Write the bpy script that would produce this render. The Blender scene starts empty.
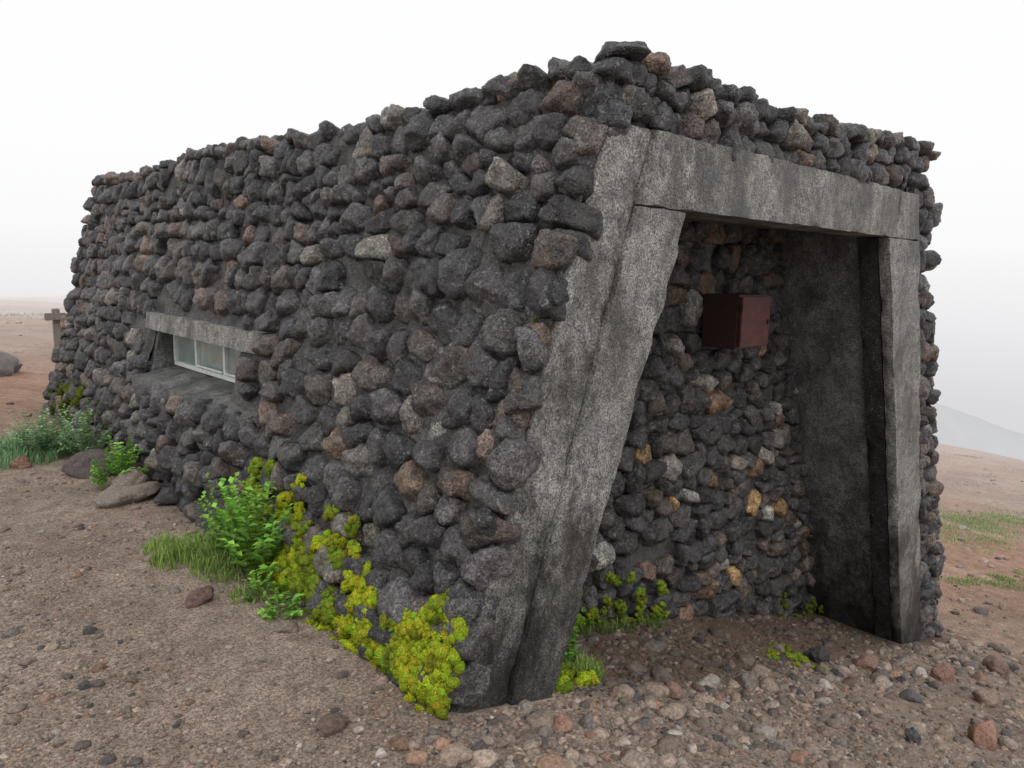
import bpy, math, random
import numpy as np
from mathutils import Vector, Matrix, noise
random.seed(21); rng=np.random.default_rng(21)
S=bpy.context.scene
S.view_settings.view_transform='Standard'; S.view_settings.look='None'; S.view_settings.exposure=0

# ---------------------------------------------------------------- camera
cam=bpy.data.cameras.new("camera"); co=bpy.data.objects.new("camera",cam); S.collection.objects.link(co)
cx=Vector((.726,-.6875,.0243)); cz=Vector((-.682,-.7144,.1577)).normalized()
cy=cz.cross(cx).normalized(); cx=cy.cross(cz).normalized()
M=Matrix((cx,cy,cz)).transposed().to_4x4(); M.translation=Vector((0,0,1.5))
co.matrix_world=M; cam.lens=36*743/1024; cam.clip_end=3000; cam.clip_start=.05
S.camera=co

# ---------------------------------------------------------------- world / light
W=bpy.data.worlds.new("World"); S.world=W; W.use_nodes=True
nt=W.node_tree; nt.nodes.clear()
def N(nt,t,**k):
    n=nt.nodes.new(t)
    for a,b in k.items(): setattr(n,a,b)
    return n
sky=N(nt,'ShaderNodeTexSky',sky_type='NISHITA'); sky.sun_disc=False
SE,SR=math.radians(55),math.radians(215)
sky.sun_elevation=SE; sky.sun_rotation=SR
tc=N(nt,'ShaderNodeTexCoord'); sx=N(nt,'ShaderNodeSeparateXYZ'); nt.links.new(tc.outputs['Generated'],sx.inputs[0])
rp=N(nt,'ShaderNodeValToRGB'); mr=N(nt,'ShaderNodeMapRange'); mr.inputs[1].default_value=-.3; mr.inputs[2].default_value=.5
nt.links.new(sx.outputs[2],mr.inputs[0]); nt.links.new(mr.outputs[0],rp.inputs[0])
e=rp.color_ramp.elements
e[0].position=.0; e[0].color=(.64,.64,.66,1); e[1].position=1; e[1].color=(1,1,1,1)
for p,c in ((.20,(.72,.72,.74,1)),(.31,(.85,.85,.865,1)),(.42,(.95,.95,.958,1)),(.55,(.985,.985,.99,1))):
    x=e.new(p); x.color=c
sc=N(nt,'ShaderNodeVectorMath',operation='SCALE'); sc.inputs[3].default_value=10.3
nt.links.new(rp.outputs[0],sc.inputs[0])
hs=N(nt,'ShaderNodeHueSaturation'); hs.inputs['Saturation'].default_value=.3; nt.links.new(sky.outputs[0],hs.inputs['Color'])
mx=N(nt,'ShaderNodeMix',data_type='RGBA'); mx.inputs[0].default_value=.95
nt.links.new(hs.outputs[0],mx.inputs[6]); nt.links.new(sc.outputs[0],mx.inputs[7])
bg=N(nt,'ShaderNodeBackground'); bg.inputs[1].default_value=.1; nt.links.new(mx.outputs[2],bg.inputs[0])
wo=N(nt,'ShaderNodeOutputWorld'); nt.links.new(bg.outputs[0],wo.inputs[0])
sl=bpy.data.lights.new("sun",'SUN'); sl.energy=.9; sl.angle=math.radians(35); sl.color=(1,.97,.93)
so=bpy.data.objects.new("sun",sl); S.collection.objects.link(so)
sd=Vector((math.sin(SR)*math.cos(SE),math.cos(SR)*math.cos(SE),math.sin(SE)))
so.rotation_euler=sd.to_track_quat('Z','Y').to_euler()

# ---------------------------------------------------------------- material helpers
def newmat(name):
    m=bpy.data.materials.new(name); m.use_nodes=True
    t=m.node_tree; b=t.nodes['Principled BSDF']
    return m,t,b
def noise_n(t,scale,detail=6,rough=.6,vec=None,dist=0):
    n=N(t,'ShaderNodeTexNoise'); n.inputs['Scale'].default_value=scale; n.inputs['Detail'].default_value=detail
    n.inputs['Roughness'].default_value=rough; n.inputs['Distortion'].default_value=dist
    if vec is not None: t.links.new(vec,n.inputs['Vector'])
    return n
def ramp(t,src,stops):
    r=N(t,'ShaderNodeValToRGB'); t.links.new(src,r.inputs[0]); e=r.color_ramp.elements
    f=lambda c:(*c,1) if isinstance(c,tuple) else (c,c,c,1)
    e[0].position=stops[0][0]; e[0].color=f(stops[0][1]); e[1].position=stops[-1][0]; e[1].color=f(stops[-1][1])
    for p,c in stops[1:-1]:
        x=e.new(p); x.color=f(c)
    return r.outputs[0]
def mix(t,f,a,b,mode='MIX'):
    m=N(t,'ShaderNodeMix',data_type='RGBA',blend_type=mode)
    for i,v in ((0,f),(6,a),(7,b)):
        if isinstance(v,(int,float)): m.inputs[i].default_value=v if i==0 else (v,v,v,1)
        elif isinstance(v,tuple): m.inputs[i].default_value=(*v,1)
        else: t.links.new(v,m.inputs[i])
    return m.outputs[2]
def math_n(t,op,a,b=0,clamp=False):
    m=N(t,'ShaderNodeMath',operation=op); m.use_clamp=clamp
    for i,v in ((0,a),(1,b)):
        if isinstance(v,(int,float)): m.inputs[i].default_value=v
        else: t.links.new(v,m.inputs[i])
    return m.outputs[0]
def mrange(t,src,a,b,c=0.,d=1.):
    m=N(t,'ShaderNodeMapRange'); m.interpolation_type='SMOOTHSTEP'
    for i,v in enumerate((a,b,c,d)): m.inputs[i+1].default_value=v
    t.links.new(src,m.inputs[0]); return m.outputs[0]
def bump(t,b,h,dist,strength=1,prev=None):
    n=N(t,'ShaderNodeBump'); n.inputs['Distance'].default_value=dist; n.inputs['Strength'].default_value=strength
    t.links.new(h,n.inputs['Height'])
    if prev is not None: t.links.new(prev,n.inputs['Normal'])
    if b is not None: t.links.new(n.outputs[0],b.inputs['Normal'])
    return n.outputs[0]
def pos(t): return N(t,'ShaderNodeNewGeometry').outputs['Position']
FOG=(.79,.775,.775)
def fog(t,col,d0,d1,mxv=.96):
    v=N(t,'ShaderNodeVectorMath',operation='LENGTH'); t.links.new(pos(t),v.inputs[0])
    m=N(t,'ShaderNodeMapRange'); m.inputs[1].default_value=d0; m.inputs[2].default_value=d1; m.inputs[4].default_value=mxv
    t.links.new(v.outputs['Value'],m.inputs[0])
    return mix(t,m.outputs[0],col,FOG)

def stone_mat(name,lichen=.8):
    m,t,b=newmat(name); P=pos(t)
    at=N(t,'ShaderNodeAttribute',attribute_name='stone_col'); c=at.outputs['Color']
    n1=noise_n(t,13,5,.70,P); n2=noise_n(t,85,4,.78,P)
    c=mix(t,1,c,ramp(t,n1.outputs[0],[(.28,.30),(.5,.95),(.72,2.1)]),'MULTIPLY')
    c=mix(t,1,c,ramp(t,n2.outputs[0],[(.32,.28),(.5,.95),(.67,2.4)]),'MULTIPLY')
    n4=noise_n(t,7,2,.6,P,1)
    c=mix(t,ramp(t,n4.outputs[0],[(.55,0.),(.72,.3)]),c,mix(t,1,c,(1.7,1.2,.85),'MULTIPLY'))
    l1=noise_n(t,42,3,.85,P,.8)
    lm=math_n(t,'MULTIPLY',ramp(t,l1.outputs[0],[(.57,0.),(.63,1.)]),ramp(t,n4.outputs[0],[(.43,lichen),(.57,0.)]))
    c=mix(t,lm,c,(.32,.318,.31))
    vo=N(t,'ShaderNodeTexVoronoi'); vo.inputs['Scale'].default_value=105; t.links.new(P,vo.inputs['Vector'])
    pit=ramp(t,vo.outputs['Distance'],[(.12,.12),(.35,1.)])
    c=mix(t,.7,c,mix(t,1,c,pit,'MULTIPLY'))
    t.links.new(c,b.inputs['Base Color'])
    t.links.new(ramp(t,n1.outputs[0],[(.3,.16),(.62,.5)]),b.inputs['Roughness'])
    b.inputs['Specular IOR Level'].default_value=.7
    x=bump(t,None,n1.outputs[0],.040,1.); x=bump(t,None,n2.outputs[0],.009,1.,x); bump(t,b,pit,.004,.9,x)
    return m
M_stone=stone_mat("lava_stone")
def gravel_mat(name):
    m,t,b=newmat(name); P=pos(t)
    at=N(t,'ShaderNodeAttribute',attribute_name='stone_col'); n2=noise_n(t,70,4,.75,P)
    c=mix(t,1,at.outputs['Color'],ramp(t,n2.outputs[0],[(.3,.45),(.5,1.0),(.7,1.6)]),'MULTIPLY')
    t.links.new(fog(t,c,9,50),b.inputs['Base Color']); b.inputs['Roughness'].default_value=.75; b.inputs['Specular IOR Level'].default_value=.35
    bump(t,b,n2.outputs[0],.010,.9)
    return m
M_grav=gravel_mat("gravel_stone")
def concrete_mat(name,lo,hi,wetline=True,stain=.9):
    m,t,b=newmat(name); P=pos(t)
    n1=noise_n(t,3.5,6,.68,P); n2=noise_n(t,120,3,.75,P); n3=noise_n(t,20,5,.72,P)
    c=ramp(t,n1.outputs[0],[(.3,lo),(.68,hi)])
    c=mix(t,1,c,ramp(t,n3.outputs[0],[(.3,.45),(.5,1.),(.72,1.3)]),'MULTIPLY')
    c=mix(t,1,c,ramp(t,n2.outputs[0],[(.35,.22),(.5,.92),(.65,1.8)]),'MULTIPLY')
    vo=N(t,'ShaderNodeTexVoronoi'); vo.inputs['Scale'].default_value=65; t.links.new(P,vo.inputs['Vector'])
    sp=ramp(t,vo.outputs['Distance'],[(.12,1.),(.3,0.)])
    c=mix(t,math_n(t,'MULTIPLY',sp,ramp(t,n3.outputs[0],[(.42,0.),(.62,.75)])),c,(.44,.43,.41))
    mp=N(t,'ShaderNodeMapping'); mp.inputs['Scale'].default_value=(1,1,.5); t.links.new(P,mp.inputs[0])
    n4=noise_n(t,4.6,5,.75,mp.outputs[0])
    c=mix(t,ramp(t,n4.outputs[0],[(.45,0.),(.60,stain)]),c,mix(t,1,c,(.26,.25,.255),'MULTIPLY'))
    if wetline:
        s=N(t,'ShaderNodeSeparateXYZ'); t.links.new(P,s.inputs[0])
        h=math_n(t,'ADD',s.outputs[2],math_n(t,'MULTIPLY',s.outputs[0],.3))
        h=math_n(t,'ADD',h,math_n(t,'MULTIPLY',n4.outputs[0],-1.5))
        w=mrange(t,h,-.35,.75,.95,0.)
        c=mix(t,w,c,mix(t,1,c,(.14,.137,.137),'MULTIPLY'))
    t.links.new(c,b.inputs['Base Color'])
    t.links.new(ramp(t,n4.outputs[0],[(.42,.8),(.62,.42)]),b.inputs['Roughness'])
    x=bump(t,None,n3.outputs[0],.009,.8); x=bump(t,None,sp,.003,.6,x); bump(t,b,n2.outputs[0],.005,1.,x)
    return m
M_conc=concrete_mat("weathered_concrete",(.15,.146,.138),(.35,.337,.313))
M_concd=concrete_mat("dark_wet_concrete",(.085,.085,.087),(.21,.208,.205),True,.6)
M_jamb=concrete_mat("black_concrete",(.020,.020,.021),(.045,.045,.045),False)  # near-black tone for the inner jamb face and near window reveal
M_mort=concrete_mat("mortar",(.045,.043,.043),(.13,.125,.12),False,.8)

def simple(name,col,rough=.6,var=.3,scale=30,metal=0,bmp=.002):
    m,t,b=newmat(name); P=pos(t); n=noise_n(t,scale,5,.65,P)
    c=mix(t,1,col,ramp(t,n.outputs[0],[(.3,1-var),(.7,1+var)]),'MULTIPLY')
    t.links.new(c,b.inputs['Base Color']); b.inputs['Roughness'].default_value=rough; b.inputs['Metallic'].default_value=metal
    bump(t,b,n.outputs[0],bmp,.6)
    return m
M_box=simple("red_painted_steel",(.075,.017,.014),.6,.5,14)
M_alu=simple("white_window_frame",(.68,.70,.69),.45,.2,25)
M_wood=simple("grey_wood",(.24,.21,.19),.8,.35,40)
M_dsteel=simple("dark_steel",(.035,.016,.014),.6,.3,40)
m,t,b=newmat("window_glass"); n=noise_n(t,5,3,.5,pos(t))
t.links.new(ramp(t,n.outputs[0],[(.3,(.18,.24,.21)),(.7,(.34,.40,.37))]),b.inputs['Base Color']); b.inputs['Roughness'].default_value=.12
M_glass=m
def veg_mat(name):
    m,t,b=newmat(name); at=N(t,'ShaderNodeAttribute',attribute_name='stone_col')
    t.links.new(at.outputs['Color'],b.inputs['Base Color']); b.inputs['Roughness'].default_value=.6
    tr=N(t,'ShaderNodeBsdfTranslucent'); t.links.new(at.outputs['Color'],tr.inputs[0])
    ms=N(t,'ShaderNodeMixShader'); ms.inputs[0].default_value=.3
    out=t.nodes['Material Output']; t.links.new(b.outputs[0],ms.inputs[1]); t.links.new(tr.outputs[0],ms.inputs[2]); t.links.new(ms.outputs[0],out.inputs[0])
    return m
M_veg=veg_mat("green_leaf")
m,t,b=newmat("moss_cushion"); at=N(t,'ShaderNodeAttribute',attribute_name='stone_col'); n=noise_n(t,160,3,.8,pos(t))
t.links.new(mix(t,1,at.outputs['Color'],ramp(t,n.outputs[0],[(.35,.45),(.5,1.),(.65,1.6)]),'MULTIPLY'),b.inputs['Base Color']); b.inputs['Roughness'].default_value=.9; b.inputs['Specular IOR Level'].default_value=.15
bump(t,b,n.outputs[0],.008,1.)
M_moss=m

# ---------------------------------------------------------------- ground height
CU=[-400,-60,-8,0,1.35,1.7,2.0,6,7,12,30,60,400]
CZ=[-60,-4,.0,0,0,-.07,-.16,-1.36,-1.62,-2.2,-4.6,-16,-150]
def sstep(a,b,x):
    x=np.clip((x-a)/(b-a),0,1); return x*x*(3-2*x)
def ground(u,v):
    u=np.asarray(u,float); v=np.asarray(v,float)
    f=sum(np.interp(u+d,CU,CZ) for d in (-.25,-.12,0,.12,.25))/5
    w=1-.85*sstep(6,14,v)*(1-sstep(12,30,u))
    g=f*w-.02*np.maximum(v-8,0)-.28*np.maximum(v-62,0)-.3*np.maximum(-v-20,0)
    d=np.hypot(u,v)
    g=g+.012*np.sin(u*2.3+1.1*v)*np.cos(v*1.9-.6*u)+.006*np.sin(u*7.1+v*3)*np.sin(v*6.3-u*2)
    g=g+np.clip((d-9)/30,0,1)*(.25*np.sin(u*.31+.5)*np.cos(v*.27)+.12*np.sin(u*.9+v*.7))
    return g
def gz(u,v): return float(ground(u,v))

def link(ob,parent=None):
    S.collection.objects.link(ob)
    if parent: ob.parent=parent
    return ob
def mesh_np(name,V,F,mat,col=None,parent=None,smooth=True):
    me=bpy.data.meshes.new(name); V=np.asarray(V,np.float32); F=np.asarray(F,np.int32)
    me.vertices.add(len(V)); me.vertices.foreach_set('co',V.ravel())
    k=F.shape[1]; me.loops.add(F.size); me.loops.foreach_set('vertex_index',F.ravel())
    me.polygons.add(len(F)); me.polygons.foreach_set('loop_start',np.arange(0,F.size,k,dtype=np.int32))
    me.polygons.foreach_set('loop_total',np.full(len(F),k,np.int32))
    me.polygons.foreach_set('use_smooth',np.full(len(F),smooth))
    me.update(calc_edges=True)
    if col is not None:
        a=me.attributes.new('stone_col','FLOAT_COLOR','POINT')
        c=np.ones((len(V),4),np.float32); c[:,:3]=col; a.data.foreach_set('color',c.ravel())
    me.materials.append(mat)
    return link(bpy.data.objects.new(name,me),parent)

def axis(lo,hi,n1,far,n2):
    a=np.linspace(lo,hi,n1); k=np.linspace(0,1,n2+1)[1:]
    L=lo-(far*(np.exp(5*k)-1)/(math.exp(5)-1)); R=hi+(far*(np.exp(5*k)-1)/(math.exp(5)-1))
    return np.concatenate([L[::-1],a,R])
ux=axis(-4,9,240,420,60); vy=axis(-2,10,220,420,60)
UU,VV=np.meshgrid(ux,vy,indexing='ij'); ZZ=ground(UU,VV)
nU,nV=UU.shape; idx=np.arange(nU*nV).reshape(nU,nV)
F=np.stack([idx[:-1,:-1],idx[1:,:-1],idx[1:,1:],idx[:-1,1:]],-1).reshape(-1,4)
m,t,b=newmat("volcanic_gravel_soil"); P=pos(t)
n1=noise_n(t,.9,5,.6,P); n2=noise_n(t,9,6,.72,P); n3=noise_n(t,75,4,.8,P); n4=noise_n(t,.12,4,.6,P)
c=ramp(t,n1.outputs[0],[(.3,(.26,.195,.155)),(.5,(.35,.27,.22)),(.7,(.42,.34,.28))])
c=mix(t,1,c,ramp(t,n2.outputs[0],[(.28,.55),(.5,1.),(.72,1.35)]),'MULTIPLY')
c=mix(t,1,c,ramp(t,n3.outputs[0],[(.33,.4),(.5,1.),(.67,1.6)]),'MULTIPLY')
vo=N(t,'ShaderNodeTexVoronoi'); vo.inputs['Scale'].default_value=95; t.links.new(P,vo.inputs['Vector'])
peb=ramp(t,vo.outputs['Distance'],[(.1,1.),(.5,.0)])
hsv=N(t,'ShaderNodeSeparateColor'); t.links.new(vo.outputs['Color'],hsv.inputs[0])
pc=ramp(t,hsv.outputs[0],[(0.,(.13,.11,.10)),(.35,(.29,.225,.185)),(.7,(.39,.28,.21)),(1.,(.57,.51,.46))])
c=mix(t,math_n(t,'MULTIPLY',peb,.6),c,pc)
c2=mix(t,ramp(t,n4.outputs[0],[(.42,.3),(.6,.9)]),c,mix(t,1,c,(1.15,.84,.68),'MULTIPLY'))
ln=N(t,'ShaderNodeVectorMath',operation='LENGTH'); t.links.new(P,ln.inputs[0])
fr=N(t,'ShaderNodeMapRange'); fr.inputs[1].default_value=6; fr.inputs[2].default_value=9; t.links.new(ln.outputs['Value'],fr.inputs[0])
c=mix(t,fr.outputs[0],c,c2)
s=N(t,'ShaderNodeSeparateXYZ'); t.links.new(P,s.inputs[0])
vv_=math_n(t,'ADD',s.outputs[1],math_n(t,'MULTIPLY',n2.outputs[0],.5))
damp_shade=math_n(t,'MULTIPLY',mrange(t,vv_,1.75,2.15),mrange(t,s.outputs[0],2.0,2.6))  # alcove floor mask: dampness plus recess shade put into the soil colour
damp_shade=math_n(t,'MULTIPLY',damp_shade,mrange(t,s.outputs[1],3.6,2.6,0.,.85))
damp_shade=math_n(t,'MULTIPLY',damp_shade,mrange(t,s.outputs[0],7.2,6.6))
c=mix(t,damp_shade,c,mix(t,1,c,(.38,.33,.30),'MULTIPLY'))
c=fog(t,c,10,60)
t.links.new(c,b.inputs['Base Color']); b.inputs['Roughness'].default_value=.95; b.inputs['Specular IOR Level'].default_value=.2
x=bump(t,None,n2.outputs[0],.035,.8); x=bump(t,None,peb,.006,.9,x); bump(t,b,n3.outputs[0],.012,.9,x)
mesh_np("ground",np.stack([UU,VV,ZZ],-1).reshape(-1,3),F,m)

m,t,b=newmat("misty_hillside"); n=noise_n(t,.03,5,.6,pos(t))
t.links.new(ramp(t,n.outputs[0],[(.3,(.47,.475,.495)),(.7,(.55,.555,.57))]),b.inputs['Base Color']); b.inputs['Roughness'].default_value=1; b.inputs['Specular IOR Level'].default_value=0
cre=[(118,120,2),(140,72,-13.5),(163,47,-23.5),(176,33,-30),(200,5,-44),(240,-40,-68),(300,-110,-105)]
hv=[];hn=9
cp=np.array(cre); tt=np.linspace(0,len(cre)-1,60); C=np.stack([np.interp(tt,range(len(cre)),cp[:,k]) for k in range(3)],-1)
for p in C:
    for j in range(-hn,hn+1):
        o=np.array([.75,.65,0])*j*14
        q=p+o; q[2]-=abs(j)*14*.55+ (3*noise.noise(Vector(q)*.05) if j else .8*noise.noise(Vector(q)*.1)); hv.append(q)
k=2*hn+1; ii=np.arange(60*k).reshape(60,k)
mesh_np("hill",np.array(hv),np.stack([ii[:-1,:-1],ii[1:,:-1],ii[1:,1:],ii[:-1,1:]],-1).reshape(-1,4),m)

# ---------------------------------------------------------------- stones
import bmesh
def ico(sub):
    bm=bmesh.new(); bmesh.ops.create_icosphere(bm,subdivisions=sub,radius=1)
    v=np.array([x.co[:] for x in bm.verts]); f=np.array([[q.index for q in p.verts] for p in bm.faces]); bm.free()
    return v/np.linalg.norm(v,axis=1)[:,None],f
D3,F3=ico(4); D2,F2=ico(3); D1,F1=ico(2)
def nfields(D,n,amp):
    out=[]
    for i in range(n):
        o=Vector((i*7.3+11,i*3.1,i*1.7))
        out.append(1+amp*np.array([noise.noise(Vector(q)*2.0+o)+.5*noise.noise(Vector(q)*4.5+o)+.38*noise.noise(Vector(q)*9+o) for q in D]))
    return out
NF3=nfields(D3,36,.15); NF2=nfields(D2,20,.12)
def variants(D,n,p,planes,NF=None):
    out=[]
    for i in range(n):
        Nn=rng.normal(size=(planes,3)); Nn/=np.linalg.norm(Nn,axis=1)[:,None]
        Nn=np.concatenate([Nn,np.eye(3),-np.eye(3)]); h=rng.uniform(.68,1.0,len(Nn)); h[-6:]=rng.uniform(.9,1.1,6)
        r=((np.maximum(D@Nn.T,0)/h)**p).sum(1)**(-1/p)
        if NF: r=r*NF[i%len(NF)]
        out.append(D*r[:,None])
    return out
V3=variants(D3,20,13,12,NF3); V2=variants(D2,18,11,11,NF2); V1=variants(D1,18,12,10,None)
def rotm():
    q=rng.normal(size=4); q/=np.linalg.norm(q); a,b_,c_,d_=q
    return np.array([[1-2*(c_*c_+d_*d_),2*(b_*c_-a*d_),2*(b_*d_+a*c_)],[2*(b_*c_+a*d_),1-2*(b_*b_+d_*d_),2*(c_*d_-a*b_)],[2*(b_*d_-a*c_),2*(c_*d_+a*b_),1-2*(b_*b_+c_*c_)]])
class Acc:
    def __init__(s,Vs,F): s.Vs=Vs;s.F=F;s.v=[];s.f=[];s.c=[];s.n=0
    def put(s,q,F,col):
        s.v.append(q); s.f.append(F+s.n); s.n+=len(q); s.c.append(np.tile(np.array(col),(len(q),1)))
    def add(s,center,frame,size,col,ang=0):
        q=s.Vs[random.randrange(len(s.Vs))]@rotm().T
        q=q*np.array(size)
        if ang:
            ca,sa=math.cos(ang),math.sin(ang); q=np.stack([q[:,0]*ca-q[:,2]*sa,q[:,1],q[:,0]*sa+q[:,2]*ca],-1)
        s.put(q@frame+center,s.F,col)
    def make(s,name,mat,parent=None,smooth=True):
        return mesh_np(name,np.concatenate(s.v),np.concatenate(s.f),mat,np.concatenate(s.c),parent,smooth)

PAL_D=[((.062,.059,.064),5),((.095,.089,.092),4),((.036,.035,.039),6),((.098,.080,.072),2.6),((.14,.098,.080),1.0),((.19,.172,.15),.9),((.23,.165,.12),.25)]
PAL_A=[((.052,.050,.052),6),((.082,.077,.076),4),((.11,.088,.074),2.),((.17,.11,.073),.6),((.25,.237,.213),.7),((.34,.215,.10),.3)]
def pick(pal):
    c=random.choices([p[0] for p in pal],[p[1] for p in pal])[0]; k=random.uniform(.65,1.4)
    return (c[0]*k*random.uniform(.96,1.04),c[1]*k,c[2]*k*random.uniform(.96,1.04))
def unit(a): a=np.array(a,float); return a/np.linalg.norm(a)
def lay(acc,h0,h1,smin,smax,P,skip=None,pal=PAL_D,rh=(.085,.18),rw=(.08,.245),dep=(.07,.105),off=.02,hi=True,jit=.035,drop=.08,colk=None):
    """Fitted rubble masonry: each stone is a rounded polyhedron bounded by its neighbours."""
    seeds=[]; h=h0
    while h<h1:
        hr=random.uniform(*rh)
        if h+hr>h1+.05: hr=max(h1-h,.07)
        a=smin(h); bnd=smax(h); s=a+random.uniform(-.03,.01)
        while s<bnd-.04:
            w=random.uniform(*rw)
            if random.random()<.12: w*=.6
            if s+w>bnd: w=max(bnd-s+.01,.08)
            sc_=s+w/2; hc=h+hr/2+random.uniform(-jit,jit)+.035*math.sin(sc_*1.7+h*2.3)
            if not (random.random()<drop and a+.25<s<bnd-.3): seeds.append((sc_,hc,w,hr*random.uniform(.8,1.25)))
            s+=w
        h+=hr*.97
    A=np.array(seeds); D,FF,NF=(D3,F3,NF3) if hi else (D2,F2,NF2)
    for i,(s_,h_,w,hr) in enumerate(A):
        if skip and skip(s_,h_,w,hr): continue
        d=A[:,:2]-A[i,:2]; L=np.hypot(d[:,0],d[:,1]); nb=np.argsort(L)[1:13]
        a,c=w/2,hr/2; b_=random.uniform(*dep)
        nrm=[];hh=[]
        for j in nb:
            l=L[j]
            if l<1e-4 or l>.4: continue
            x,z=d[j]/l; ei=math.hypot(x*a,z*c); ej=math.hypot(x*A[j,2]/2,z*A[j,3]/2)
            y=random.uniform(-.1,.35); q=unit((x,y,z)); nrm.append(q); hh.append(max(.02,l*ei/(ei+ej)*random.uniform(.90,1.05)))
        for _ in range(9):
            q=rng.normal(size=3); q/=np.linalg.norm(q); nrm.append(q); hh.append(math.sqrt((q[0]*a)**2+(q[1]*b_)**2+(q[2]*c)**2)*random.uniform(.88,1.25))
        for _ in range(3):
            q=unit((random.gauss(0,.4),1,random.gauss(0,.4))); nrm.append(q); hh.append(b_*random.uniform(.8,1.05))
        for q in ((1,0,0),(-1,0,0)): nrm.append(np.array(q,float)); hh.append(a*1.2)
        for q in ((0,0,1),(0,0,-1)): nrm.append(np.array(q,float)); hh.append(c*1.25)
        nrm.append(np.array((0,-1.,0))); hh.append(b_)
        r=((np.maximum(D@np.array(nrm).T,0)/np.array(hh))**14).sum(1)**(-1/14)*NF[random.randrange(len(NF))]*1.05
        q=D*r[:,None]; p,T,Nn,Up=P(s_,h_)
        q=q@np.array([T,Nn,Up])+(p+Nn*random.uniform(-off,off))
        cc=pick(pal)
        if colk: f_=colk(s_,h_); cc=tuple(x*f_ for x in cc)
        acc.put(q,FF,cc)

# ---------------------------------------------------------------- hut geometry
hut=bpy.data.objects.new("stone_hut",None); link(hut)
TOP=2.24
def kk(v): return np.interp(v,[1.8,3.5,8.4],[.336,.30,.25])
def uL(z,v): return TOP-kk(v)*(TOP-z)
def uR(z): return 5.47+.389*(TOP+.03-z)
def Pleft(s,h):
    k=kk(s); u=uL(h,s); return np.array([u+.03,s,h]),np.array([0,1,0.]),unit((-1,0,k)),unit((k,0,1))
def skipwin(s,h,w,hr):
    return (4.0-w*.2<s<5.98 and .93<h<1.12) or (4.25-w*.3<s<5.86+w*.1 and .60<h<1.0) or (3.95<s<5.8 and .55<h<.69)
acc=Acc(V3,F3)
lay(acc,-.08,2.18,lambda h:1.83,lambda h:8.42,Pleft,skipwin)
def Psill(s,h):
    p,T,Nn,Up=Pleft(s,h); return p+Nn*.06,T,Nn,Up
lay(acc,.12,.56,lambda h:3.95,lambda h:5.75,Psill)
def Pct(s,h): return np.array([2.32,s,h-.055]),np.array([0,1,0.]),unit((-.8,0,.6)),unit((.6,0,.8))
lay(acc,2.19,2.25,lambda h:1.98,lambda h:8.35,Pct,rh=(.09,.11),rw=(.09,.20),off=.015,drop=.02,jit=.012)
def Pct2(s,h): return np.array([2.46,s,h-.045]),np.array([0,1,0.]),unit((-.5,0,.87)),unit((.87,0,.5))
lay(acc,2.20,2.26,lambda h:2.0,lambda h:8.25,Pct2,rh=(.10,.12),rw=(.12,.22),off=.01,hi=False,jit=.01)
acc.make("side_wall_stones",M_stone,hut)

acc=Acc(V3,F3)
fr_=np.array([[1,0,0],[0,-1,0],[0,0,1.]])
def Pfront(s,h): return np.array([s,1.87,h]),fr_[0],fr_[1],fr_[2]
lay(acc,2.04,2.25,lambda h:2.26,lambda h:5.56,Pfront,rh=(.10,.12),rw=(.08,.18),off=.025,drop=0,jit=.02)
def uJ(z): return 5.33+.325*(2.02-z)
lay(acc,-1.75,2.03,lambda h:uJ(h)+.0,lambda h:uR(h)+.03,Pfront,rh=(.10,.15),rw=(.11,.2),off=.02,drop=0)
def Pft(s,h): return np.array([s,1.98,h-.03]),np.array([1,0,0.]),unit((0,-.5,.86)),unit((0,.86,.5))
lay(acc,2.24,2.30,lambda h:2.35,lambda h:5.45,Pft,rh=(.10,.12),rw=(.09,.18),off=.02,jit=.015)
for p,s in (((2.36,1.90,2.25),(.075,.065,.055)),((2.24,1.93,2.16),(.08,.08,.065)),((2.24,1.85,2.06),(.07,.065,.065)),((2.30,2.05,2.21),(.075,.075,.055)),((2.15,1.87,1.95),(.07,.06,.075)),((2.38,1.83,2.12),(.075,.05,.06)),((2.52,1.84,2.09),(.065,.05,.055)),((2.27,1.835,2.0),(.06,.04,.05)),((2.09,1.87,1.80),(.065,.065,.075)),((2.0,1.87,1.55),(.075,.065,.085)),((1.95,1.83,1.40),(.05,.04,.05)),((1.88,1.87,1.2),(.07,.065,.08)),((1.82,1.85,1.04),(.07,.05,.06)),((1.78,1.87,.9),(.06,.06,.07)),((1.68,1.87,.6),(.065,.06,.07)),((1.58,1.87,.3),(.06,.06,.07))):
    acc.add(np.array(p),fr_,s,pick(PAL_D[:5]),random.uniform(-.3,.3))
acc.make("front_wall_stones",M_stone,hut)

def eL(z): return 2.706-.385*(1.74-z)
def eR(z): return 4.9+.353*(1.72-z)
acc=Acc(V3,F3)
def Pback(s,h): return np.array([s,2.56,h]),fr_[0],fr_[1],fr_[2]
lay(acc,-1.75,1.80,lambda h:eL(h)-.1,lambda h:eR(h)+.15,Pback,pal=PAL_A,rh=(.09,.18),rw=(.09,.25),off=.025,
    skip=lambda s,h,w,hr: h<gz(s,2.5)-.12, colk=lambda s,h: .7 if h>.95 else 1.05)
acc.make("alcove_wall_stones",M_stone,hut)

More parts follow.
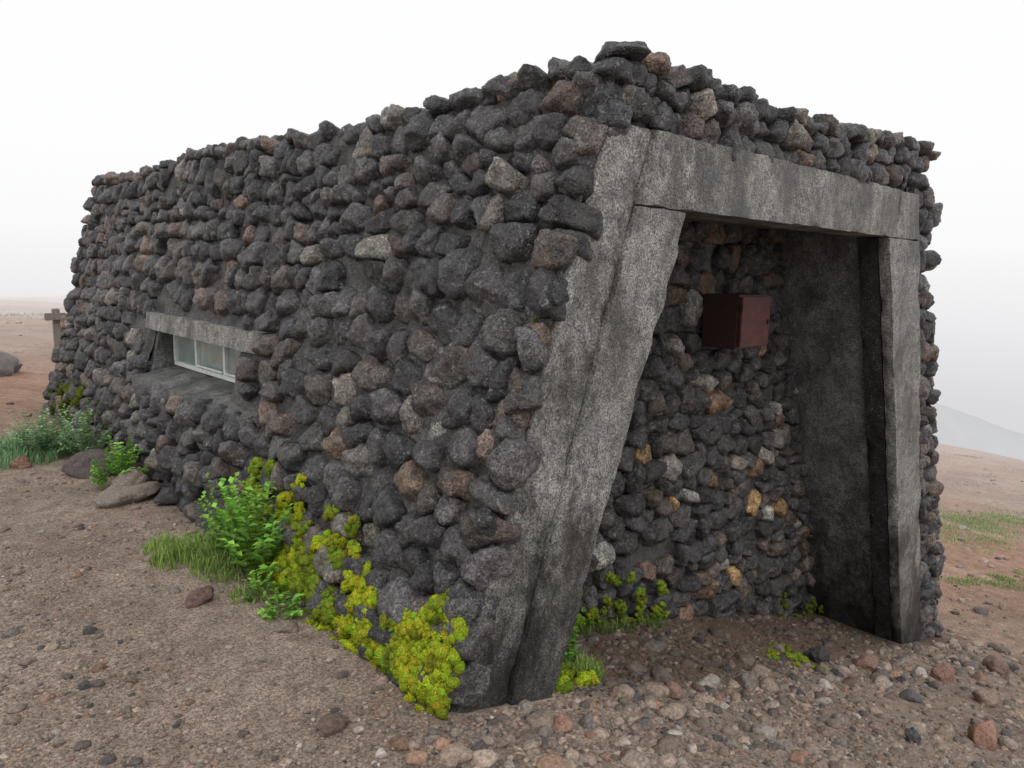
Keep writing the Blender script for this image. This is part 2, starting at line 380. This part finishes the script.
acc=Acc(V2,F2)
def Pright(s,h): return np.array([uR(h)-.03,s,h]),np.array([0,1,0.]),unit((1,0,.389)),unit((-.389,0,1))
lay(acc,-1.9,2.25,lambda h:1.95,lambda h:8.4,Pright,rh=(.14,.19),rw=(.16,.28),hi=False)
def Prear(s,h): return np.array([s,8.40,h]),np.array([1,0,0.]),np.array([0,1,0.]),np.array([0,0,1.])
lay(acc,-1.6,2.2,lambda h:float(uL(h,8.4))+.05,lambda h:uR(h)-.05,Prear,rh=(.14,.19),rw=(.16,.28),hi=False)
acc.make("rear_wall_stones",M_stone,hut)

ns,nh=300,120
ss=np.linspace(1.83,8.38,ns); hz=np.linspace(-.7,2.19,nh); vv=[]
for s in ss:
    for h in hz:
        vv.append((float(uL(h,s))+.010+.022*noise.noise(Vector((s*9,h*9,2)))+.010*noise.noise(Vector((s*30,h*30,2))),s,h))
ii=np.arange(ns*nh).reshape(ns,nh); FF=[]
for i in range(ns-1):
    for j in range(nh-1):
        sm=(ss[i]+ss[i+1])/2; hm=(hz[j]+hz[j+1])/2
        if 4.3<sm<5.86 and .62<hm<1.03: continue
        FF.append((ii[i,j],ii[i+1,j],ii[i+1,j+1],ii[i,j+1]))
mesh_np("mortar_face",vv,FF,M_mort,None,hut,True)
mv=[];mf=[]
def quad(a,b,c,d):
    n=len(mv); mv.extend([a,b,c,d]); mf.append((n,n+1,n+2,n+3))
quad((uR(-2.4)-.05,1.88,-2.4),(uR(-2.4)-.05,8.38,-2.4),(uR(2.2)-.05,8.38,2.2),(uR(2.2)-.05,1.88,2.2))
quad((1.4,8.38,-2.4),(uR(-2.4)-.06,8.38,-2.4),(uR(2.2)-.06,8.38,2.2),(2.285,8.38,2.2))
quad((2.285,1.88,2.195),(2.285,8.38,2.195),(5.42,8.38,2.195),(5.42,1.88,2.195))
quad((2.3,1.865,2.02),(5.5,1.865,2.02),(5.42,1.865,2.19),(2.285,1.865,2.19))
quad((uJ(-2.4)-.05,1.855,-2.4),(uR(-2.4)-.04,1.855,-2.4),(uR(2.1)-.04,1.855,2.1),(uJ(2.1)-.05,1.855,2.1))
quad((eL(-2.4)-.3,2.55,-2.4),(eR(-2.4)+.3,2.55,-2.4),(eR(1.9)+.3,2.55,1.9),(eL(1.9)-.3,2.55,1.9))
mesh_np("mortar_core",mv,mf,M_mort,None,hut,False)

def slab(name,c4,v0,v1,mat,res=.03,amp=.006,parent=hut):
    c=np.array(c4,float)
    L=max(np.linalg.norm(c[1]-c[0]),np.linalg.norm(c[2]-c[3])); H=max(np.linalg.norm(c[3]-c[0]),np.linalg.norm(c[2]-c[1]))
    na=max(2,int(L/res)); nb=max(2,int(H/res)); nc=max(2,int((v1-v0)/res))
    def pt(a,b_,d):
        q=(c[0]*(1-a)+c[1]*a)*(1-b_)+(c[3]*(1-a)+c[2]*a)*b_; return (q[0],v0+(v1-v0)*d,q[1])
    bm=bmesh.new(); cache={}; cen=Vector(pt(.5,.5,.5))
    def gv(i,j,k):
        key=(i,j,k)
        if key not in cache:
            p=Vector(pt(i/na,j/nb,k/nc)); o=Vector((noise.noise(p*4),noise.noise(p*4+Vector((5,5,5))),noise.noise(p*4+Vector((9,0,3)))))
            o+=.4*Vector((noise.noise(p*15),noise.noise(p*15+Vector((5,5,5))),noise.noise(p*15+Vector((9,0,3)))))
            ch=max(0,noise.noise(p*8+Vector((2,2,2)))-.05)
            if (i in(0,na)) and (k in (0,nc)):
                q=Vector((p.x-pt(.5,j/nb,.5)[0],p.y-cen.y,0))
                if q.length>0: p=p-q.normalized()*(.003+.028*ch)
            if (j in(0,nb)) and (k in (0,nc)):
                q=Vector((0,p.y-cen.y,p.z-pt(i/na,.5,.5)[2]))
                if q.length>0: p=p-q.normalized()*(.002+.016*ch)
            cache[key]=bm.verts.new(p+o*amp)
        return cache[key]
    for i in range(na):
        for j in range(nb):
            for k in (0,nc): bm.faces.new((gv(i,j,k),gv(i+1,j,k),gv(i+1,j+1,k),gv(i,j+1,k)))
    for i in range(na):
        for k in range(nc):
            for j in (0,nb): bm.faces.new((gv(i,j,k),gv(i+1,j,k),gv(i+1,j,k+1),gv(i,j,k+1)))
    for j in range(nb):
        for k in range(nc):
            for i in (0,na): bm.faces.new((gv(i,j,k),gv(i,j+1,k),gv(i,j+1,k+1),gv(i,j,k+1)))
    bmesh.ops.recalc_face_normals(bm,faces=bm.faces)
    for ed in bm.edges:
        if len(ed.link_faces)==2 and ed.calc_face_angle()>math.radians(42): ed.smooth=False
    me=bpy.data.meshes.new(name); bm.to_mesh(me); bm.free()
    me.polygons.foreach_set('use_smooth',[True]*len(me.polygons)); me.materials.append(mat)
    return link(bpy.data.objects.new(name,me),parent)
def gL(z): return 2.45-.335*(2.03-z)
def cL(z): return 2.24-.336*(2.24-z)+.03
zb_=-.55
slab("left_jamb_outer",[(cL(zb_),zb_),(gL(zb_)-.004,zb_),(gL(2.03)-.004,2.03),(cL(2.03),2.03)],1.808,2.5,M_conc,.022,.009)
slab("left_jamb_inner",[(gL(zb_)+.003,zb_),(eL(zb_),zb_),(eL(1.738),1.738),(gL(1.738)+.003,1.738)],1.79,2.5,M_conc,.022,.006)
slab("lintel",[(gL(1.742)+.003,1.742),(5.0,1.73),(5.0,2.025),(gL(2.035)+.003,2.035)],1.790,2.0,M_conc,.022,.006)
slab("right_jamb",[(eR(-2.3),-2.3),(uJ(-2.3),-2.3),(uJ(1.727),1.727),(4.9,1.727)],1.79,1.86,M_conc,.022,.006)
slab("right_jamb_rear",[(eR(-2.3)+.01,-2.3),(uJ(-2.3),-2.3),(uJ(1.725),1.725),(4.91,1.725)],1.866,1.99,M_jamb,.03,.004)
slab("right_jamb_head",[(5.003,1.729),(uJ(1.729),1.729),(5.335,2.02),(5.003,2.02)],1.79,1.99,M_conc,.022,.006)
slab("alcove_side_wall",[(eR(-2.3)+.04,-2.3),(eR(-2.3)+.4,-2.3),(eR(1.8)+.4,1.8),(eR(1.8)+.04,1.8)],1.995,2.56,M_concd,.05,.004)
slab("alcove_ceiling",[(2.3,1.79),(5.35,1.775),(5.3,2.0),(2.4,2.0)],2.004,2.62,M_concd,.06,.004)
slab("window_lintel",[(1.85,.965),(2.12,.975),(2.12,1.085),(1.865,1.085)],4.02,5.96,M_conc,.03,.009)
slab("window_sill",[(1.68,.56),(2.06,.56),(2.06,.70),(1.69,.635)],3.90,5.80,M_concd,.03,.012)
slab("window_reveal",[(1.84,.62),(2.1,.62),(2.1,.975),(1.91,.975)],5.815,5.97,M_concd,.03,.012)
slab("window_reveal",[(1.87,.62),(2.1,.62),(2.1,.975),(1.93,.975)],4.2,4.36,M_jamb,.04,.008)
def box(bm,x0,x1,y0,y1,z0,z1):
    bmesh.ops.create_cube(bm,size=1,matrix=Matrix.Translation(((x0+x1)/2,(y0+y1)/2,(z0+z1)/2))@Matrix.Diagonal((x1-x0,y1-y0,z1-z0,1)))
def boxes(name,lst,mat,parent=None,bev=.003):
    bm=bmesh.new()
    for l in lst: box(bm,*l)
    if bev: bmesh.ops.bevel(bm,geom=list(bm.edges),offset=bev,segments=2,affect='EDGES')
    me=bpy.data.meshes.new(name); bm.to_mesh(me); bm.free(); me.materials.append(mat)
    return link(bpy.data.objects.new(name,me),parent)
wy0,wy1,wz0,wz1=4.37,5.81,.695,.965
fr=[(2.0,2.05,wy0,wy1,wz0,wz0+.03),(2.0,2.05,wy0,wy1,wz1-.03,wz1)]
for y in (wy0+.001,4.86,5.35,wy1-.036): fr.append((1.997,2.047,y,y+.035,wz0+.031,wz1-.031))
fr+= [(1.985,1.996,4.42,4.84,wz0+.04,wz0+.055),(1.985,1.996,4.90,5.33,wz0+.04,wz0+.055)]
boxes("window_frame",fr,M_alu,hut,.002)
boxes("window_panes",[(2.02,2.03,wy0+.03,wy1-.03,wz0+.025,wz1-.025)],M_glass,hut,0)

rb=bpy.data.objects.new("red_metal_box",None); link(rb)
boxes("housing",[(3.98,4.34,2.26,2.50,1.04,1.36)],M_dsteel,rb,.006)
boxes("door",[(3.99,4.33,2.240,2.258,1.05,1.35)],M_box,rb,.004)
boxes("hinges",[(3.985,3.999,2.236,2.257,1.09,1.13),(3.985,3.999,2.236,2.257,1.26,1.30),(4.295,4.31,2.230,2.241,1.18,1.21)],M_dsteel,rb,.002)

# ---------------------------------------------------------------- loose gravel & rocks
PAL_G=[((.245,.19,.155),6),((.31,.24,.195),5),((.16,.135,.12),3),((.28,.175,.125),1.5),((.38,.33,.29),1.2),((.09,.08,.08),1.)]
I3=np.array([[1,0,0],[0,1,0],[0,0,1.]])
def inside(u,v):
    if v<1.78 or v>8.5: return False
    if u<float(uL(0,v))-.02: return False
    g=gz(u,v)
    if 1.78<=v<2.5 and eL(g)+.02<u<eR(g)-.02: return False
    return u<uR(g)+.05
def gcol(u,v):
    c=pick(PAL_G)
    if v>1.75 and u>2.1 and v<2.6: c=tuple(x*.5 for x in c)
    return c
g1=Acc(V1,F1); g2=Acc(V2,F2)
cnt=0
while cnt<18000:
    r=abs(random.gauss(0,1))*3.0+.9; a=random.uniform(-.35,2.0)
    u=r*math.cos(a); v=r*math.sin(a)
    if r>12 or inside(u,v): continue
    front=(v<1.8 and u>1.2) or u>2
    d=noise.noise(Vector((u*1.3,v*1.3,0)))
    if random.random()>.40+.9*d+(.35 if front else 0): continue
    s=min(.0028+.0028*random.paretovariate(2.1),.022)*(1+.05*r)*(1.25 if front else .95)
    z=gz(u,v); g1.add(np.array([u,v,z+s*.12]),I3,(s*random.uniform(.8,1.3),s,s*random.uniform(.5,.8)),gcol(u,v)); cnt+=1
for i in range(640):
    u=random.uniform(1.3,7.2); v=1.75-abs(random.gauss(0,.42))
    if u>2.3 and u<5.9 and random.random()<.22: v=random.uniform(1.8,2.45)
    if inside(u,v): continue
    s=min(.010+.0075*random.paretovariate(1.9),.05); z=gz(u,v)
    g2.add(np.array([u,v,z+s*.15]),I3,(s*random.uniform(.9,1.4),s,s*random.uniform(.55,.85)),gcol(u,v))
for i in range(190):
    r=abs(random.gauss(0,1))*3.5+1.2; a=random.uniform(-.3,1.9); u,v=r*math.cos(a),r*math.sin(a)
    if inside(u,v): continue
    s=min(.009+.005*random.paretovariate(1.9),.035); z=gz(u,v)
    g2.add(np.array([u,v,z+s*.15]),I3,(s*random.uniform(.9,1.4),s,s*random.uniform(.6,.9)),pick(PAL_G))
for i in range(450):
    r=random.uniform(8,26); a=random.choice([random.uniform(.02,.35),random.uniform(1.25,1.9)]); u,v=r*math.cos(a),r*math.sin(a)
    if inside(u,v): continue
    s=.015+.012*random.paretovariate(2.2); s=min(s,.10)
    g2.add(np.array([u,v,gz(u,v)+s*.2]),I3,(s*random.uniform(.9,1.4),s,s*random.uniform(.6,.9)),pick(PAL_G))
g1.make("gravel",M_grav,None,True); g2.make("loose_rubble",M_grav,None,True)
def rock(u,v,sx_,sy_,sz_,col,nm="rock",ang=.4):
    a=Acc(V3,F3); ca,sa=math.cos(ang),math.sin(ang)
    a.add(np.array([u,v,gz(u,v)+sz_*.5]),np.array([[ca,sa,0],[-sa,ca,0],[0,0,1.]]),(sx_,sy_,sz_),col); a.make(nm,M_grav)
rock(1.38,4.92,.17,.12,.07,(.25,.21,.18)); rock(1.42,5.05,.12,.10,.10,(.22,.18,.155)); rock(1.38,5.70,.18,.14,.12,(.11,.09,.085))
rock(1.0,6.1,.07,.06,.05,(.26,.15,.11)); rock(1.15,3.17,.06,.05,.045,(.15,.09,.08)); rock(1.12,1.97,.055,.04,.028,(.15,.10,.085))
rock(4.0,.80,.075,.06,.06,(.32,.18,.13)); rock(1.75,11.9,.24,.20,.22,(.17,.15,.145),"boulder"); rock(2.0,12.4,.22,.2,.16,(.17,.15,.145),"boulder")
rock(1.8,1.58,.04,.035,.03,(.34,.20,.15)); rock(5.2,1.3,.09,.07,.06,(.26,.15,.12)); rock(5.0,1.0,.08,.06,.05,(.28,.2,.16)); rock(6.2,1.2,.10,.08,.07,(.22,.15,.12))
rock(4.35,1.75,.075,.06,.06,(.06,.055,.055)); rock(3.5,.95,.035,.03,.05,(.1,.1,.105)); rock(3.2,1.62,.07,.05,.05,(.20,.17,.15)); rock(2.6,1.66,.05,.045,.04,(.26,.17,.13)); rock(4.7,1.6,.08,.06,.05,(.24,.15,.12))

wp=bpy.data.objects.new("wooden_post",None); link(wp)
g0=gz(2.3,10.8)
boxes("post",[(2.26,2.34,10.75,10.83,g0-.2,.82)],M_wood,wp,.01)
boxes("plank",[(2.16,2.40,10.70,10.745,.68,.77)],M_wood,wp,.008)

# ---------------------------------------------------------------- vegetation
class Tri:
    def __init__(s): s.v=[];s.f=[];s.c=[]
    def tri(s,a,b_,c_,col):
        n=len(s.v); s.v+= [a,b_,c_]; s.f.append((n,n+1,n+2)); s.c+=[col]*3
    def make(s,name,mat): return mesh_np(name,np.array(s.v),np.array(s.f),mat,np.array(s.c),None,False)
def vec_r(): 
    q=rng.normal(size=3); return q/np.linalg.norm(q)
def leaf(T,p,d,L,w,col):
    d=d/np.linalg.norm(d); sd_=np.cross(d,vec_r()*.4+np.array([0,0,1.])); sd_/=np.linalg.norm(sd_)+1e-6
    up=np.cross(sd_,d); m_=p+d*L*.45-up*L*.04; tip=p+d*L-np.array([0,0,L*.18])
    l=p+d*L*.45+sd_*w+up*L*.06; r=p+d*L*.45-sd_*w+up*L*.06
    T.tri(p,l,m_,col);T.tri(p,m_,r,col);T.tri(l,tip,m_,col);T.tri(m_,tip,r,col)
def leafy(name,u,v,R,H,nst,leafL,col,lean=(0,0),npl=14,z0=None):
    T=Tri(); z=(gz(u,v) if z0 is None else z0)-.01
    for i in range(nst):
        a=random.uniform(0,6.283); rr=R*math.sqrt(random.random()); hh=H*random.uniform(.3,1.15)*(1-.35*(rr/R)**2)
        b0=np.array([u+.25*rr*math.cos(a),v+.25*rr*math.sin(a),z]); tip=np.array([u+rr*math.cos(a)+lean[0],v+rr*math.sin(a)+lean[1],z+hh])
        midp=(b0+tip)/2+np.array([0,0,hh*.2]); prev=b0; kcol=random.uniform(.5,1.4)
        for j in range(1,npl+1):
            q=j/npl; p=(1-q)**2*b0+2*q*(1-q)*midp+q*q*tip; d=p-prev; d/=np.linalg.norm(d)+1e-9
            sd_=np.cross(d,[0,0,1.]); sd_/=np.linalg.norm(sd_)+1e-6
            T.tri(prev-sd_*.0018,prev+sd_*.0018,p,(.10,.14,.04))
            if q>.3:
                for s_ in (-1,1):
                    ld=sd_*s_+d*.55+vec_r()*.45; k=kcol*random.uniform(.75,1.25)*(.55+.7*q)
                    leaf(T,p,ld,leafL*random.uniform(.6,1.15)*(1.15-.5*q),leafL*.2,(col[0]*k*random.uniform(.85,1.25),col[1]*k,col[2]*k))
            prev=p
    return T.make(name,M_veg)
def blades(T,u,v,R,H,n,col,w=.003,zf=None):
    for i in range(n):
        a=random.uniform(0,6.283); rr=R*math.sqrt(random.random()); x,y=u+rr*math.cos(a),v+rr*math.sin(a); z=gz(x,y)-.005 if zf is None else zf
        h=H*random.uniform(.4,1.1)*(1-.4*rr/R); b2=random.uniform(0,6.283); le=h*random.uniform(.1,.8)
        p0=np.array([x,y,z]); p1=p0+np.array([math.cos(b2)*le*.35,math.sin(b2)*le*.35,h*.65]); p2=p0+np.array([math.cos(b2)*le,math.sin(b2)*le,h])
        s=np.array([-math.sin(b2),math.cos(b2),0])*w; k=random.uniform(.6,1.35); c=(col[0]*k,col[1]*k,col[2]*k)
        T.tri(p0-s,p0+s,p1+s*.8,c);T.tri(p0-s,p1+s*.8,p1-s*.8,c);T.tri(p1-s*.8,p1+s*.8,p2,c)
GR=(.19,.40,.055); G2=(.26,.38,.09); GB=(.23,.39,.19)
leafy("leafy_plant",1.47,3.28,.22,.54,40,.075,GR,(-.02,0),12)
leafy("leafy_plant",1.46,3.62,.16,.42,20,.06,GR,(0,0),11)
leafy("leafy_plant",1.40,5.20,.18,.34,30,.06,GR)
leafy("leafy_plant",1.22,6.35,.30,.38,60,.05,GB)
leafy("leafy_plant",1.46,6.2,.22,.36,36,.05,GB)
leafy("leafy_plant",1.38,2.86,.10,.12,14,.045,GR,(0,0),8)
leafy("leafy_plant",1.38,3.05,.08,.16,10,.04,GR,(0,0),8)
leafy("leafy_plant",2.33,2.05,.09,.36,16,.04,GR,(0,0),12)
T=Tri()
for i in range(7): blades(T,1.34+random.gauss(0,.06),3.8+random.gauss(0,.14),.10,.12,190,G2)
blades(T,1.38,3.45,.16,.09,400,G2); blades(T,1.0,6.4,.35,.16,1500,GB); blades(T,1.25,6.6,.3,.2,1200,GB)
blades(T,2.33,1.98,.12,.12,400,G2); blades(T,1.34,3.1,.1,.06,150,G2)
for i in range(14): blades(T,random.uniform(2.4,3.6),2.40,.08,.10,40,(.13,.22,.04))
for i in range(52):
    u,v=13+random.gauss(0,1.6),3.0+random.gauss(0,.35); blades(T,u,v,.4,.055,130,(.29,.39,.17),.005)
for i in range(10):
    u,v=9.6+random.gauss(0,.4),1.85+random.gauss(0,.15); blades(T,u,v,.15,.06,110,(.25,.34,.12),.004)
for i in range(16):
    u,v=random.uniform(16,28),random.uniform(2,8); blades(T,u,v,.4,.05,60,(.40,.45,.33),.008)
for i in range(26):
    u,v=random.uniform(0,6),random.uniform(22,50); blades(T,u,v,.8,.12,100,(.42,.46,.38),.012)
T.make("grass",M_veg)

# moss: mounds made of many tiny nodules with fuzzy tips
T=Tri(); ma=Acc(V1,F1)
def mound(p,Nn,R,col,nn=16,flat=.6):
    Nn=unit(Nn); p=np.array(p,float)
    for i in range(nn):
        d=vec_r()
        if d@Nn<0: d=d-2*(d@Nn)*Nn
        d2=d-Nn*(d@Nn)*(1-flat)
        c0=p+d2*R*random.uniform(.5,.9); r=R*random.uniform(.22,.40)
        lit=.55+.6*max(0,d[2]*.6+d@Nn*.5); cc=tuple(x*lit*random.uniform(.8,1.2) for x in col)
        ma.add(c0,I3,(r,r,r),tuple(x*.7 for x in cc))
        for j in range(22):
            e_=vec_r()
            if e_@d<-.1: e_=-e_
            q=c0+e_*r*.85; L=random.uniform(.003,.008); s=np.cross(e_,vec_r()); s/=np.linalg.norm(s)+1e-6
            k=random.uniform(.75,1.6); T.tri(q-s*.002,q+s*.002,q+(e_+vec_r()*.5)*L,(cc[0]*k,cc[1]*k,cc[2]*k))
MY=(.50,.58,.035); MG=(.29,.39,.035); MD=(.15,.18,.025)
for i in range(640):
    v=1.84+random.random()**1.2*1.85; hmax=.30+.14*min(1,(v-1.8)/1.2)
    z=random.random()**1.8*hmax
    if noise.noise(Vector((v*4.2,z*6,1)))+.52-(z/hmax)*.75<0: continue
    p,_,Nn,_=Pleft(v,z); k=noise.noise(Vector((v*4,z*4,8)))+(.2 if v<2.6 else -.06)-z*.2
    col=MY if k>-.05 else MG
    mound(p+Nn*random.uniform(.045,.075),Nn,random.uniform(.025,.06),col,14)
for i in range(60):
    v=random.uniform(6.6,8.3); z=random.uniform(0,.3); p,_,Nn,_=Pleft(v,z); mound(p+Nn*.05,Nn,random.uniform(.04,.08),MD,10)
for i in range(90):
    v=random.uniform(1.82,3.5); u=float(uL(0,v))-.02-random.random()**2*.07; mound((u,v,gz(u,v)),(0,0,1),random.uniform(.015,.04),MY if v<2.8 else MG,9)
for i in range(90):
    u=2.05+random.random()**1.5*1.7; g=gz(u,2.47); mound((u,2.46,g+random.random()**2*.30),(0,-1,.3),random.uniform(.025,.05),MG,9)
for i in range(34):
    u=random.gauss(2.18,.11); v=random.uniform(1.83,2.2); mound((u,v,gz(u,v)+.01),(0,0,1),random.uniform(.025,.055),random.choice([MY,MG,MG]),12)
for i in range(20):
    u=random.gauss(4.15,.10); v=random.gauss(1.82,.07); mound((u,v,gz(u,v)),(0,0,1),random.uniform(.02,.045),MG,10)
for i in range(16):
    u=random.uniform(5.2,6.1); mound((u,2.44,gz(u,2.47)+random.random()**2*.25),(0,-1,.3),random.uniform(.02,.045),MD,8)
for i in range(12):
    p,_,Nn,_=Pleft(1.86+random.random()*.05,random.uniform(1.05,1.3)); mound(p+Nn*.03,Nn,random.uniform(.012,.025),MD,6)
n0=ma.n
V=np.concatenate(ma.v+[np.array(T.v)]); Fm=np.concatenate(ma.f+[np.array(T.f)+n0]); C=np.concatenate(ma.c+[np.array(T.c)])
mesh_np("moss",V,Fm,M_moss,C,None,True)
